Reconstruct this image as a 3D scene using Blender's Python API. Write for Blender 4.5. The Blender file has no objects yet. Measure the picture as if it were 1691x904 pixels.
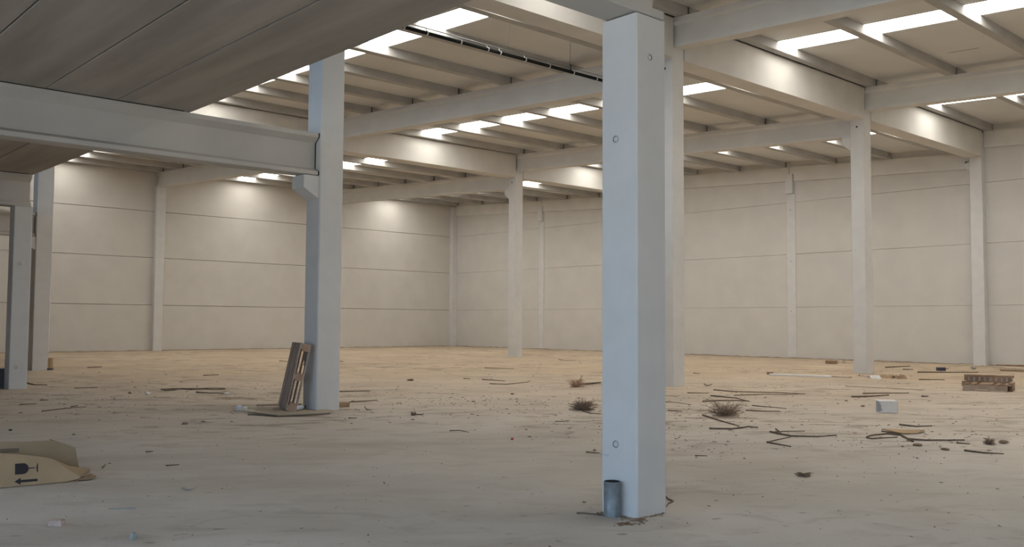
import bpy, math, random
from mathutils import Vector
random.seed(7)
SC = bpy.context.scene
COL = SC.collection
RAD = math.radians

# ------------------------------------------------------------------ camera
EYE = 1.65
FPX, YAW, PITCH, ROLL = 1518.0, RAD(47.7), RAD(3.07), RAD(0.35)
FH = Vector((math.cos(YAW), math.sin(YAW), 0)); RT = Vector((math.sin(YAW), -math.cos(YAW), 0)); UP = Vector((0, 0, 1))
FWD = FH*math.cos(PITCH) + UP*math.sin(PITCH)
UPC = UP*math.cos(PITCH) - FH*math.sin(PITCH)
R2 = RT*math.cos(ROLL) + UPC*math.sin(ROLL)
U2 = UPC*math.cos(ROLL) - RT*math.sin(ROLL)
cd = bpy.data.cameras.new('camera')
cam = bpy.data.objects.new('camera', cd); COL.objects.link(cam)
cd.sensor_width = 36.0; cd.lens = 36.0*FPX/1691.0; cd.clip_end = 400; cd.clip_start = 0.05
from mathutils import Matrix
m3 = Matrix((R2, U2, -FWD)).transposed()
cam.matrix_world = Matrix.Translation((0, 0, EYE)) @ m3.to_4x4()
SC.camera = cam

# ------------------------------------------------------------------ sky, exposure
SKY = (0.50, 0.72, 1.0); SKY_STRENGTH = 3.6
SKYLIGHT_COLOUR = (1.0, 0.965, 0.90); SKYLIGHT_STRENGTH = 9.8
w = bpy.data.worlds.new('sky'); SC.world = w; w.use_nodes = True
bg = w.node_tree.nodes['Background']; bg.inputs[0].default_value = (*SKY, 1); bg.inputs[1].default_value = SKY_STRENGTH
sd = bpy.data.lights.new('sun', 'SUN'); sd.energy = 20.0; sd.color = (1.0, .93, .82); sd.angle = .009
sun = bpy.data.objects.new('sun', sd); COL.objects.link(sun); sun.location = (-20, -30, 40)
sun.rotation_euler = Vector((-.12, .50, -.86)).to_track_quat('-Z', 'Y').to_euler()
SC.view_settings.view_transform = 'Standard'; SC.view_settings.look = 'None'
SC.view_settings.exposure = 0.0; SC.view_settings.gamma = 1.0; SC.view_settings.use_curve_mapping = False
SC.cycles.use_denoising = True
SC.cycles.max_bounces = 12; SC.cycles.diffuse_bounces = 8; SC.cycles.glossy_bounces = 3
SC.cycles.sample_clamp_indirect = 8.0

# ------------------------------------------------------------------ helpers
def ray(px, py):
    return FWD + R2*((px-845.5)/FPX) - U2*((py-452.0)/FPX)
def fl(px, py, z=0.0):
    d = ray(px, py); t = (z-EYE)/d.z
    return Vector((0, 0, EYE)) + d*t

class MB:
    def __init__(s): s.v = []; s.f = []; s.mi = []
    def face(s, idx, m=0): s.f.append(tuple(idx)); s.mi.append(m)
    def add(s, vs, fs, m=0):
        b = len(s.v); s.v += [Vector(x) for x in vs]
        for f in fs: s.face([b+i for i in f], m)
        return s
    def box(s, x0, x1, y0, y1, z0, z1, m=0):
        vs = [(x0,y0,z0),(x1,y0,z0),(x1,y1,z0),(x0,y1,z0),(x0,y0,z1),(x1,y0,z1),(x1,y1,z1),(x0,y1,z1)]
        return s.add(vs, [(3,2,1,0),(4,5,6,7),(0,1,5,4),(1,2,6,5),(2,3,7,6),(3,0,4,7)], m)
    def obox(s, c, ax, ay, az, m=0):
        c = Vector(c); ax, ay, az = Vector(ax)/2, Vector(ay)/2, Vector(az)/2
        vs = [c+ax*i+ay*j+az*k for k in (-1,1) for i, j in ((-1,-1),(1,-1),(1,1),(-1,1))]
        return s.add(vs, [(3,2,1,0),(4,5,6,7),(0,1,5,4),(1,2,6,5),(2,3,7,6),(3,0,4,7)], m)
    def prism(s, prof, fn, a, b, m=0):
        # prof: counter-clockwise 2D outline; fn(p, t) -> 3D
        n = len(prof); vs = [fn(p, a) for p in prof] + [fn(p, b) for p in prof]
        fs = [tuple(range(n))[::-1], tuple(range(n, 2*n))] + [(i, (i+1) % n, n+(i+1) % n, n+i) for i in range(n)]
        return s.add(vs, fs, m)
    def tube(s, path, r, n=6, m=0, r2=None):
        path = [Vector(p) for p in path]; N = len(path); b = len(s.v)
        for i, p in enumerate(path):
            d = (path[min(i+1, N-1)]-path[max(i-1, 0)]).normalized()
            u = d.cross(Vector((0,0,1)) if abs(d.z) < .9 else Vector((1,0,0))).normalized(); v = d.cross(u)
            rr = r if r2 is None else r+(r2-r)*i/(N-1)
            for k in range(n):
                a = 2*math.pi*k/n; s.v.append(p+(u*math.cos(a)+v*math.sin(a))*rr)
        for i in range(N-1):
            for k in range(n):
                s.face((b+i*n+k, b+i*n+(k+1) % n, b+(i+1)*n+(k+1) % n, b+(i+1)*n+k), m)
        s.face([b+k for k in range(n)][::-1], m); s.face([b+(N-1)*n+k for k in range(n)], m)
        return s
    def lump(s, c, r, squash=.6, m=0, seed=0):
        rnd = random.Random(seed); c = Vector(c); b = len(s.v); nr, ns = 3, 7
        s.v.append(c+Vector((0,0,-r*squash)))
        for i in range(1, nr+1):
            ph = -math.pi/2+math.pi*i/(nr+1)
            for k in range(ns):
                a = 2*math.pi*(k+.3*i)/ns; q = r*rnd.uniform(.7, 1.15)
                s.v.append(c+Vector((math.cos(a)*math.cos(ph)*q, math.sin(a)*math.cos(ph)*q, math.sin(ph)*q*squash)))
        s.v.append(c+Vector((0,0,r*squash))); top = len(s.v)-1
        for k in range(ns): s.face((b, b+1+(k+1) % ns, b+1+k), m)
        for i in range(nr-1):
            for k in range(ns):
                s.face((b+1+i*ns+k, b+1+i*ns+(k+1) % ns, b+1+(i+1)*ns+(k+1) % ns, b+1+(i+1)*ns+k), m)
        for k in range(ns): s.face((b+1+(nr-1)*ns+k, b+1+(nr-1)*ns+(k+1) % ns, top), m)
        return s
    def build(s, name, mats, parent=None, loc=(0,0,0), smooth=False):
        if parent is not None:
            loc = Vector((0,0,0)); off = world_of(parent)
        else:
            loc = Vector(loc); off = loc
        me = bpy.data.meshes.new(name)
        me.from_pydata([tuple(v-off) for v in s.v], [], s.f)
        for mm in (mats if isinstance(mats, (list, tuple)) else [mats]): me.materials.append(mm)
        me.polygons.foreach_set('material_index', s.mi)
        if smooth: me.polygons.foreach_set('use_smooth', [True]*len(me.polygons))
        me.update()
        o = bpy.data.objects.new(name, me); COL.objects.link(o); o.location = loc
        if parent is not None: o.parent = parent
        return o
def world_of(o):
    p = Vector(o.location)
    while o.parent is not None:
        o = o.parent; p += Vector(o.location)
    return p
def tag(o, label=None, cat=None, group=None, kind=None):
    if label: o['label'] = label
    if cat: o['category'] = cat
    if group: o['group'] = group
    if kind: o['kind'] = kind
    return o
def empty(name, loc=(0,0,0)):
    o = bpy.data.objects.new(name, None); COL.objects.link(o); o.location = loc; o.empty_display_size = .2
    return o
def copy_tree(o, parent=None):
    c = o.copy(); COL.objects.link(c)
    if parent is not None: c.parent = parent
    for ch in o.children: copy_tree(ch, c)
    return c

# ------------------------------------------------------------------ materials
def mat(name, col, col2=None, scale=3.0, rough=.85, bump=0.0, bscale=60., stretch=(1,1,1), spec=.3, metal=0., fac=(.35,.65), detail=6.):
    m = bpy.data.materials.new(name); m.use_nodes = True
    nt = m.node_tree; b = nt.nodes['Principled BSDF']
    b.inputs['Roughness'].default_value = rough; b.inputs['Metallic'].default_value = metal
    b.inputs['Specular IOR Level'].default_value = spec
    tc = nt.nodes.new('ShaderNodeTexCoord'); mp = nt.nodes.new('ShaderNodeMapping'); mp.inputs['Scale'].default_value = stretch
    nt.links.new(tc.outputs['Object'], mp.inputs['Vector'])
    if col2:
        n = nt.nodes.new('ShaderNodeTexNoise'); n.inputs['Scale'].default_value = scale; n.inputs['Detail'].default_value = detail
        nt.links.new(mp.outputs[0], n.inputs['Vector'])
        r = nt.nodes.new('ShaderNodeValToRGB')
        r.color_ramp.elements[0].position = fac[0]; r.color_ramp.elements[1].position = fac[1]
        r.color_ramp.elements[0].color = (*col, 1); r.color_ramp.elements[1].color = (*col2, 1)
        nt.links.new(n.outputs['Fac'], r.inputs['Fac']); nt.links.new(r.outputs['Color'], b.inputs['Base Color'])
    else:
        b.inputs['Base Color'].default_value = (*col, 1)
    if bump:
        n2 = nt.nodes.new('ShaderNodeTexNoise'); n2.inputs['Scale'].default_value = bscale; n2.inputs['Detail'].default_value = 4
        nt.links.new(mp.outputs[0], n2.inputs['Vector'])
        bp = nt.nodes.new('ShaderNodeBump'); bp.inputs['Strength'].default_value = bump; bp.inputs['Distance'].default_value = .01
        nt.links.new(n2.outputs['Fac'], bp.inputs['Height']); nt.links.new(bp.outputs[0], b.inputs['Normal'])
    return m
M = {}
M['wall'] = mat('wall_concrete', (.565,.54,.50), (.60,.575,.53), .9, .9, .08, 90)
M['wall_r'] = mat('wall_concrete_right', (.57,.55,.515), (.605,.585,.545), .9, .9, .08, 90)
M['joint'] = mat('joint_filler', (.16,.15,.135), rough=.95)
M['column'] = mat('column_concrete', (.60,.595,.58), (.64,.63,.61), 2.5, .8, .12, 120)
M['beam'] = mat('beam_concrete', (.60,.585,.55), (.65,.63,.59), 1.2, .85, .1, 80)
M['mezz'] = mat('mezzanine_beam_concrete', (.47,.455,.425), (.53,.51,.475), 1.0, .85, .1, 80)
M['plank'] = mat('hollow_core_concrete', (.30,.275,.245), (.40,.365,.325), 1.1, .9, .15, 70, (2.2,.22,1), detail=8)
M['purlin'] = mat('purlin_concrete', (.39,.385,.37), (.45,.44,.42), 1.5, .85, .1, 80)
M['deck'] = mat('roof_sheet', (.62,.615,.60), (.66,.655,.635), .6, .7, .04, 30)
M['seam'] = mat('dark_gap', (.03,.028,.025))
M['hole'] = mat('sleeve_plastic', (.38,.38,.37), rough=.6)
M['steel'] = mat('galvanised_steel', (.20,.225,.24), (.27,.30,.315), 14, .5, 0, metal=.25)
M['wood'] = mat('grey_wood', (.30,.235,.19), (.42,.34,.285), 4, .85, .3, 40, (1,1,.15))
M['wood_dark'] = mat('dark_grey_wood', (.24,.185,.15), (.35,.28,.235), 4, .85, .3, 40, (1,1,.15))
M['wood_red'] = mat('reddish_wood_block', (.34,.22,.15), (.42,.29,.20), 9, .85, .2, 50)
M['wood_brown'] = mat('weathered_brown_wood', (.24,.16,.105), (.36,.25,.17), 5, .9, .3, 40)
M['wood_pale'] = mat('pale_sawn_wood', (.50,.42,.33), (.62,.54,.44), 5, .85, .2, 40)
M['stick'] = mat('dry_stem', (.11,.085,.065), (.19,.145,.105), 9, .95)
M['weed'] = mat('dry_weed', (.22,.155,.115), (.32,.235,.17), 9, .95)
M['weed_pink'] = mat('pinkish_dry_weed', (.42,.27,.19), (.52,.36,.26), 9, .95)
M['card'] = mat('brown_cardboard', (.36,.25,.145), (.42,.30,.18), 2.5, .9, .1, 50)
M['sheet'] = mat('dusty_cardboard', (.37,.31,.235), (.43,.37,.29), 2.5, .9)
M['card_in'] = mat('cardboard_inside', (.31,.225,.14), (.36,.265,.165), 2.5, .9)
M['ink'] = mat('black_print', (.035,.03,.03), rough=.8)
M['tape'] = mat('brown_tape', (.17,.115,.07), rough=.4)
M['paper'] = mat('white_card', (.66,.65,.65), (.72,.71,.70), 6, .8)
M['paper_edge'] = mat('brown_card_side', (.40,.25,.15), rough=.9)
M['plastic'] = mat('clear_dull_plastic', (.66,.68,.72), rough=.3, spec=.6)
M['blue'] = mat('blue_cap', (.03,.05,.16), rough=.4)
M['dark_blue'] = mat('dark_blue_plastic', (.05,.05,.09), rough=.5)
M['grey_plastic'] = mat('dark_grey_plastic', (.075,.075,.085), (.10,.10,.11), 6, .7)
M['brick'] = mat('pink_brick', (.42,.30,.25), (.52,.42,.37), 18, .95, .3, 60)
M['stone'] = mat('grey_stone', (.25,.27,.25), (.36,.37,.35), 14, .9, .3, 60)
M['leaf'] = mat('brown_dry_leaf', (.17,.11,.075), (.28,.19,.13), 20, .9)
M['dirt'] = mat('swept_dirt', (.22,.16,.115), (.33,.25,.18), 18, .98, .6, 60)
M['green'] = mat('dark_green_scrap', (.02,.055,.03), rough=.7)
M['red'] = mat('red_scrap', (.45,.03,.04), rough=.6)
M['pipe'] = mat('dark_conduit', (.02,.022,.022), rough=.9, spec=.05)
M['white_clip'] = mat('white_clip', (.6,.6,.58), rough=.6)
M['wire'] = mat('thin_wire', (.16,.15,.13), rough=.7)
M['pave'] = mat('outside_concrete', (.32,.32,.31), (.38,.38,.37), 1.5, .9)

def skylight_mat():
    m = bpy.data.materials.new('translucent_skylight'); m.use_nodes = True
    b = m.node_tree.nodes['Principled BSDF']
    b.inputs['Base Color'].default_value = (.9,.9,.88,1); b.inputs['Roughness'].default_value = .5
    b.inputs['Emission Color'].default_value = (*SKYLIGHT_COLOUR, 1); b.inputs['Emission Strength'].default_value = SKYLIGHT_STRENGTH
    return m
M['skylight'] = skylight_mat()

def floor_mat():
    m = bpy.data.materials.new('dusty_concrete_floor'); m.use_nodes = True
    nt = m.node_tree; N = nt.nodes; Lk = nt.links; b = N['Principled BSDF']
    b.inputs['Roughness'].default_value = .92; b.inputs['Specular IOR Level'].default_value = .15
    tc = N.new('ShaderNodeTexCoord')
    def noise(scale, detail=6, stretch=(1,1,1), rot=0, dist=0.):
        mp = N.new('ShaderNodeMapping'); mp.vector_type = 'TEXTURE'; mp.inputs['Scale'].default_value = stretch; mp.inputs['Rotation'].default_value = (0,0,rot)
        n = N.new('ShaderNodeTexNoise'); n.inputs['Scale'].default_value = scale; n.inputs['Detail'].default_value = detail; n.inputs['Distortion'].default_value = dist
        Lk.new(tc.outputs['Object'], mp.inputs['Vector']); Lk.new(mp.outputs[0], n.inputs['Vector']); return n.outputs['Fac']
    def ramp(f, a, b_):
        r = N.new('ShaderNodeMapRange'); r.inputs[1].default_value = a; r.inputs[2].default_value = b_; r.clamp = True
        Lk.new(f, r.inputs[0]); return r.outputs[0]
    def mathn(op, a, c):
        q = N.new('ShaderNodeMath'); q.operation = op
        for i, x in enumerate((a, c)):
            if isinstance(x, (int, float)): q.inputs[i].default_value = x
            else: Lk.new(x, q.inputs[i])
        return q.outputs[0]
    def mix(f, a, c):
        q = N.new('ShaderNodeMix'); q.data_type = 'RGBA'
        if isinstance(f, (int, float)): q.inputs[0].default_value = f
        else: Lk.new(f, q.inputs[0])
        for i, x in ((6, a), (7, c)):
            if isinstance(x, tuple): q.inputs[i].default_value = (*x, 1)
            else: Lk.new(x, q.inputs[i])
        return q.outputs[2]
    # tan inner corner, grey near end: part blown sand, part daylight tint painted in
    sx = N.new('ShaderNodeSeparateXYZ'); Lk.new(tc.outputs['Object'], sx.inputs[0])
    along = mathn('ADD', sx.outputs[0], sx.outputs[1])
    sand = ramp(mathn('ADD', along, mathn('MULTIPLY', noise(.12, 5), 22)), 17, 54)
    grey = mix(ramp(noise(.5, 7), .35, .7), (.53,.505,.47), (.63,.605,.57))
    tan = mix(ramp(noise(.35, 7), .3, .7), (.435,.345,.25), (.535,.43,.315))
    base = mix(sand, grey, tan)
    # trodden dirt: broad faint patches, finer smears inside them, dark crumbs
    belt = ramp(noise(.16, 4), .42, .62)
    smear = ramp(noise(.55, 10, (2.2,1,1), RAD(-42), .8), .50, .70)
    base = mix(mathn('MULTIPLY', smear, .56), base, (.37,.32,.265))
    fine = mathn('MULTIPLY', ramp(noise(2.3, 12, (1.8,1,1), RAD(-38), 1.0), .51, .66), mathn('ADD', mathn('MULTIPLY', belt, .65), .22))
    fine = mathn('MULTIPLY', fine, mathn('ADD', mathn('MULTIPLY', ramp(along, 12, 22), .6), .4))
    base = mix(fine, base, (.22,.17,.13))
    pale = ramp(noise(1.1, 9, (2.6,1,1), RAD(-45), .6), .60, .72)
    base = mix(mathn('MULTIPLY', pale, .28), base, (.60,.54,.46))
    speck = ramp(noise(9.0, 6, (1.6,1,1), RAD(-40)), .64, .72)
    base = mix(mathn('MULTIPLY', speck, mathn('ADD', mathn('MULTIPLY', belt, .5), .15)), base, (.16,.125,.095))
    Lk.new(base, b.inputs['Base Color'])
    bp = N.new('ShaderNodeBump'); bp.inputs['Strength'].default_value = .5; bp.inputs['Distance'].default_value = .02
    Lk.new(mathn('ADD', noise(3, 8), mathn('MULTIPLY', noise(40, 3), .25)), bp.inputs['Height']); Lk.new(bp.outputs[0], b.inputs['Normal'])
    return m
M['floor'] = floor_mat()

# ------------------------------------------------------------------ grid of the hall
XC = [8.80, 19.37, 29.93]; YC = [15.0, 32.68]        # near corners of the main columns
CW = .50
XW, YW = 40.5, 50.6                                    # inner faces of right and left wall
XF, YN = -7.0, -3.6                                    # front (street) and near walls
SLOPE = .049
YS = [-2.38, 15.3, 32.98]
def zb(y, s): return 8.97 + SLOPE*(y-YS[s])            # top of the roof beams
PH = .27                                               # purlin height
# ------------------------------------------------------------------ structure
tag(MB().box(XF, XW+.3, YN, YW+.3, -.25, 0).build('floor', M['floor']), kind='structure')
tag(MB().box(-60, 45, -60, 75, -.5, -.26).build('ground', M['pave']), kind='structure')

JZ = [0, 2.5, 5.1, 7.66, 10.45]
def wall_panels(root, mt, axis, plane, cuts, t=.12, G=.011):
    # panels of 2.55 m height between the pilaster lines, joints recessed
    for a, b in zip(cuts[:-1], cuts[1:]):
        for z0, z1 in zip(JZ[:-1], JZ[1:]):
            mb = MB(); c = G
            a0, a1 = a+G, b-G; lo, hi = z0+(G if z0 else 0), z1-G
            # raised face with chamfered rim
            o = [(a0,lo),(a1,lo),(a1,hi),(a0,hi)]; i = [(a0+c,lo+c),(a1-c,lo+c),(a1-c,hi-c),(a0+c,hi-c)]
            def P(q, d):
                return (plane+d, q[0], q[1]) if axis == 'x' else (q[0], plane+d, q[1])
            vs = [P(q, t) for q in o] + [P(q, c) for q in o] + [P(q, 0) for q in i]
            fs = [(8,9,10,11)] + [(k, (k+1) % 4, 4+(k+1) % 4, 4+k) for k in range(4)] + [(4+k, 4+(k+1) % 4, 8+(k+1) % 4, 8+k) for k in range(4)] + [(3,2,1,0)]
            if axis == 'x': fs = [f[::-1] for f in fs]
            mb.add(vs, fs); mb.build('wall_panel', mt, root)
wl = tag(MB().box(XF, XW+.3, YW+.10, YW+.3, 0, 10.5).build('wall_left', M['joint'], loc=(XF, YW+.1, 0)), kind='structure')
wall_panels(wl, M['wall'], 'y', YW, [XF, -1.8, XC[0]+.25, XC[1]+.25, XC[2]+.25, XW])
wr = tag(MB().box(XW+.10, XW+.3, YN, YW+.3, 0, 10.5).build('wall_right', M['joint'], loc=(XW+.1, YN, 0)), kind='structure')
wall_panels(wr, M['wall_r'], 'x', XW, [YN, 6.3, YC[0]+.25, 24.1, YC[1]+.25, 41.75, YW], G=.005)
wn = MB(); wn.box(XF, -3.0, YN-.25, YN, 0, 3.6); wn.box(3.0, XW+.3, YN-.25, YN, 0, 3.6); wn.box(XF, XW+.3, YN-.25, YN, 3.6, 10.5)
tag(wn.build('wall_near', M['wall']), kind='structure')
# street wall, open at the big doorway and at the upper windows
wf = MB(); X0, X1 = XF-.25, XF
wf.box(X0, X1, YN, -2.5, 0, 5.3); wf.box(X0, X1, 12.5, YW, 0, 5.3); wf.box(X0, X1, -2.5, 12.5, 4.9, 5.3)
wf.box(X0, X1, YN, YW, 5.3, 5.7); wf.box(X0, X1, YN, YW, 8.7, 10.5)
wf.box(X0, X1, YN, -2.5, 5.7, 8.7); wf.box(X0, X1, 15, 16, 5.7, 8.7); wf.box(X0, X1, 31, YW, 5.7, 8.7)
tag(wf.build('wall_front', M['wall']), kind='structure')

# pilasters standing against the walls
def chamfer(x0, x1, y0, y1, c=.015):
    return [(x0+c,y0),(x1-c,y0),(x1,y0+c),(x1,y1-c),(x1-c,y1),(x0+c,y1),(x0,y1-c),(x0,y0+c)]
def zfn(p, t): return (p[0], p[1], t)
def pilaster(x0, x1, y0, y1, z1, label, head=None):
    r = MB(); r.prism(chamfer(x0, x1, y0, y1), zfn, 0, z1)
    if head: r.prism(chamfer(*head[:4]), zfn, head[4], head[5])
    return tag(r.build('concrete_pilaster', M['column'], loc=(x0, y0, 0)), label, 'pilaster', 'pilasters along the walls')
pilaster(XC[1]-.02, XC[1]+.48, YW-.30, YW-.001, zb(YW-.3, 2)-.805, 'pale concrete pilaster against the left wall carrying a roof beam')
pilaster(XW-.40, XW-.001, YW-.36, YW-.001, 9.75, 'narrow concrete pilaster in the far corner of the hall')
pilaster(XW-.02, XW-.001, 41.5, 41.95, 8.1, 'flush pilaster with a notched head on the right wall near the far corner', (XW-.20, XW-.001, 41.53, 41.92, 8.1, 9.03))
pilaster(XW-.30, XW-.001, YC[1], YC[1]+.5, 9.0, 'concrete pilaster on the right wall hidden behind the nearest column')
pp = pilaster(XW-.02, XW-.001, 23.85, 24.35, 8.1, 'flush pilaster with notched head in the middle of the right wall', (XW-.21, XW-.001, 23.9, 24.3, 8.1, 9.04))
for zz in (7.3, 4.75, 2.3): MB().tube([(XW-.024, 24.12, zz), (XW-.005, 24.12, zz)], .035, 8).build('lifting_hole', M['hole'], pp)
pilaster(XW-.35, XW-.001, YC[0], YC[0]+.5, 9.75, 'projecting concrete pilaster on the right wall near the right edge')

# ------------------------------------------------------------------ main columns
def main_column(x, y, label, corbel_far=True, corbel_front=False, group='full height columns'):
    root = empty('concrete_column', (x+CW/2, y+CW/2, 0))
    tag(root, label, 'column', group)
    zh = zb(y+.25, 0 if y < 20 else 1)-.80             # underside of the high beam
    r = MB(); r.prism(chamfer(x, x+CW, y, y+CW, .02), zfn, 0, zh)
    r.prism(chamfer(x+.02, x+CW-.02, y+.27, y+CW, .01), zfn, zh, zh+.85)
    r.build('shaft', M['column'], root)
    if corbel_far:
        zc = zb(y+.5, 1 if y < 20 else 2)-.80
        prof = [(y+CW-.02, zc), (y+CW-.02, zc-.5), (y+CW+.1, zc-.42), (y+CW+.32, zc-.25), (y+CW+.32, zc)]
        c = MB(); c.prism(prof, lambda p, t: (t, p[0], p[1]), x+.03, x+CW-.03); c.build('corbel', M['column'], root)
    if corbel_front:
        prof = [(x+.02, 4.365), (x-.32, 4.365), (x-.32, 4.13), (x-.0, 3.94), (x+.02, 3.93)]
        c = MB(); c.prism(prof, lambda p, t: (p[0], t, p[1]), y+.04, y+CW-.03); c.build('corbel', M['column'], root)
    # lifting hole below the beams
    h = MB(); h.tube([(x-.004, y+.25, zh-.55), (x+.02, y+.25, zh-.55)], .035, 12); h.build('lifting_hole', M['seam'], root)
    return root
main_column(XC[0], YC[0], 'tall column with a corbel and a wooden pallet leaning on it', True, True)
main_column(XC[1], YC[0], 'full height column standing just behind the nearest column')
main_column(XC[2], YC[0], 'slender full height column before the right wall, right side of the hall')
main_column(XC[2], YC[1], 'distant slender column before the far corner')
main_column(8.66, YC[1], 'full height column behind the short mezzanine column at the left edge', True, True)

# ------------------------------------------------------------------ columns below the mezzanine
def sleeve(root, c, axis, r=.034, plug=True):
    # a recessed ring with a pale plug
    mb = MB(); n = 18; c = Vector(c)
    ax = Vector((-1,0,0)) if axis == 'x' else Vector((0,-1,0)); u = Vector((0,1,0)) if axis == 'x' else Vector((1,0,0)); v = Vector((0,0,1))
    rings = [(r, -.004), (r, .004), (r*.78, .004), (r*.62, -.003)]
    for q, d in rings:
        for k in range(n):
            a = 2*math.pi*k/n; mb.v.append(c+ax*d+(u*math.cos(a)+v*math.sin(a))*q)
    for i in range(3):
        for k in range(n): mb.face((i*n+k, i*n+(k+1) % n, (i+1)*n+(k+1) % n, (i+1)*n+k), 0 if i < 2 else 1)
    mb.face([3*n+k for k in range(n)], 1)
    s = mb.build('sleeve_ring', [M['hole'], M['seam']], root)
    if plug:
        p = MB(); p.tube([c-ax*.002+u*.004, c+ax*.006+u*.004], r*.45, 12); p.build('plug', M['column'], s)
FX, FY = 6.10, 5.11
root = empty('concrete_column', (FX+.2, FY+.2, 0))
tag(root, 'thick pale column in the foreground with a steel tube at its foot', 'column', 'short columns below the mezzanine')
r = MB(); r.prism(chamfer(FX, FX+.40, FY, FY+.41, .014), zfn, 0, 4.365); r.build('shaft', M['column'], root)
MB().box(FX+.05, FX+.35, FY+.05, FY+.36, 4.365, 4.38).build('bearing_pad', M['seam'], root)
sleeve(root, (FX, 5.35, 3.28), 'x'); sleeve(root, (FX, 5.35, .60), 'x')
sleeve(root, (6.28, FY, 4.0), 'y', .03, False)
mk = MB()
for pts in ([(5.53,.485),(5.525,.505),(5.512,.50),(5.505,.49)], [(5.487,.505),(5.483,.488),(5.472,.486),(5.468,.504)], [(5.455,.505),(5.452,.488),(5.440,.487),(5.436,.506)]):
    mk.tube([(FX-.001, a, b) for a, b in pts], .0022, 5)
mk.build('pencil_scribble', M['hole'], root)
c6x, c6y = 5.92, 24.2
root = empty('concrete_column', (c6x+.2, c6y+.2, 0))
tag(root, 'short grey column carrying the mezzanine at the left edge', 'column', 'short columns below the mezzanine')
r = MB(); r.prism(chamfer(c6x, c6x+.40, c6y, c6y+.41, .014), zfn, 0, 4.379); r.build('shaft', M['column'], root)
sleeve(root, (6.06, c6y, 2.99), 'y', .04, False); sleeve(root, (6.06, c6y, .52), 'y', .04)

# ------------------------------------------------------------------ mezzanine
def mezz_beam(y0, x1, label, x0=XF, wd=.42, joint=True):
    # I section lying along X: flat flange edges, bevels down to a slim web
    z0, z1 = 4.38, 5.165; iw = .13
    cy = y0+wd/2; hw = wd/2
    prof = [(-hw+.01,z0),(hw-.05,z0),(hw,z0+.045),(hw,z0+.075),(hw-iw,z0+.135),(hw-iw,z1-.17),(hw,z1-.075),(hw,z1),(-hw,z1),(-hw,z1-.075),(-hw+iw,z1-.17),(-hw+iw,z0+.135),(-hw,z0+.075),(-hw,z0+.01)]
    r = empty('mezzanine_beam', (x0, cy, z0)); tag(r, label, 'beam', 'beams of the mezzanine')
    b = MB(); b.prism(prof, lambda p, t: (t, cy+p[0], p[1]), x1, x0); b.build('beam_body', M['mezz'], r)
    MB().box(x0, 6.2, cy-hw-.012, cy+hw+.012, z1, z1+.015).build('bearing_shade_strip', M['seam'], r)  # bearing strip, widened past the flange to paint a dark shade line
    if not joint: return r
    e = MB(); e.prism([(u*1.05, z0+(v-z0)*1.012-.004) for u, v in prof], lambda p, t: (t, cy+p[0], p[1]), x1+.018, x1); e.build('gap_shade', M['seam'], r)  # dark plate paints the shade of the open gap at the column
    return r
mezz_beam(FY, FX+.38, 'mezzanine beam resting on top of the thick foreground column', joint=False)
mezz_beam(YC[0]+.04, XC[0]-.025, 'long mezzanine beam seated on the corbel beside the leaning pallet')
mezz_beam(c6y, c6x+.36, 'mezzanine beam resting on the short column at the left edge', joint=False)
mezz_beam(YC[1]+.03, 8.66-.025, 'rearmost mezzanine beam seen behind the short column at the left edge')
deck = tag(empty('ceiling_mezzanine', (XF, 0, 5.18)), kind='structure')
xe = [6.33, 5.11, 4.05, 2.84, 1.63, .43, -.77, -1.97, -3.17, -4.37, -5.57, XF]
yb = [YN, FY+.2, YC[0]+.24, c6y+.2, YC[1]+.24]
for ya, yb_ in zip(yb[:-1], yb[1:]):
    for xa, xb in zip(xe[1:], xe[:-1]):
        g = .007; c = .012; z0, z1 = 5.18, 5.43
        prof = [(xa+g+c,z0),(xb-g-c,z0),(xb-g,z0+c),(xb-g,z1),(xa+g,z1),(xa+g,z0+c)]
        if xb == xe[0]: prof[1] = (xb-.004, z0); prof[2] = (xb, z0+.004); prof[3] = (xb, z1)
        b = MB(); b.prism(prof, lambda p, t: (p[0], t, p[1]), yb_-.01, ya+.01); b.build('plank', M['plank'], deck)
top = MB(); top.box(XF, 6.30, YN, YC[1]+.2, 5.431, 5.48); top.build('topping', M['plank'], deck)

# ------------------------------------------------------------------ roof beams along Y
def roof_beam(x, y0, y1, s, label, wd=.40):
    hw = wd/2; iw = .07; D = .80
    prof = [(-hw,-D),(hw,-D),(hw,-D+.10),(hw-iw,-D+.115),(hw-iw,-.20),(hw,-.12),(hw,0),(-hw,0),(-hw,-.12),(-hw+iw,-.20),(-hw+iw,-D+.115),(-hw,-D+.10)]
    b = MB(); b.prism(prof, lambda p, t: (x+p[0], t, zb(t, s)+p[1]), y1, y0)
    o = tag(b.build('roof_beam', M['beam'], loc=(x, y0, zb(y0, s)-D)), label, 'beam', 'sloping roof beams')
    if s < 2:
        e = MB(); e.prism([(u*1.04, v) for u, v in prof], lambda p, t: (x+p[0], t, zb(t, s)+p[1]), y1+.018, y1); e.build('gap_shade', M['seam'], o)  # dark plate in place of the shaded gap at the beam end
    return o
slope_txt = ['nearest', 'middle', 'far']
for i, x in enumerate(XC):
    rowtxt = ['in line with the column with the pallet', 'in line with the second column', 'in line with the two distant slender columns'][i]
    ends = [(YN+.02, YC[0]+.25), (YC[0]+CW+.01, YC[1]+.25), (YC[1]+CW+.01, YW-.01)]
    for s, (a, b) in enumerate(ends):
        roof_beam(x+CW/2, a, b, s, 'pale roof beam of the %s roof slope, %s' % (slope_txt[s], rowtxt))
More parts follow.
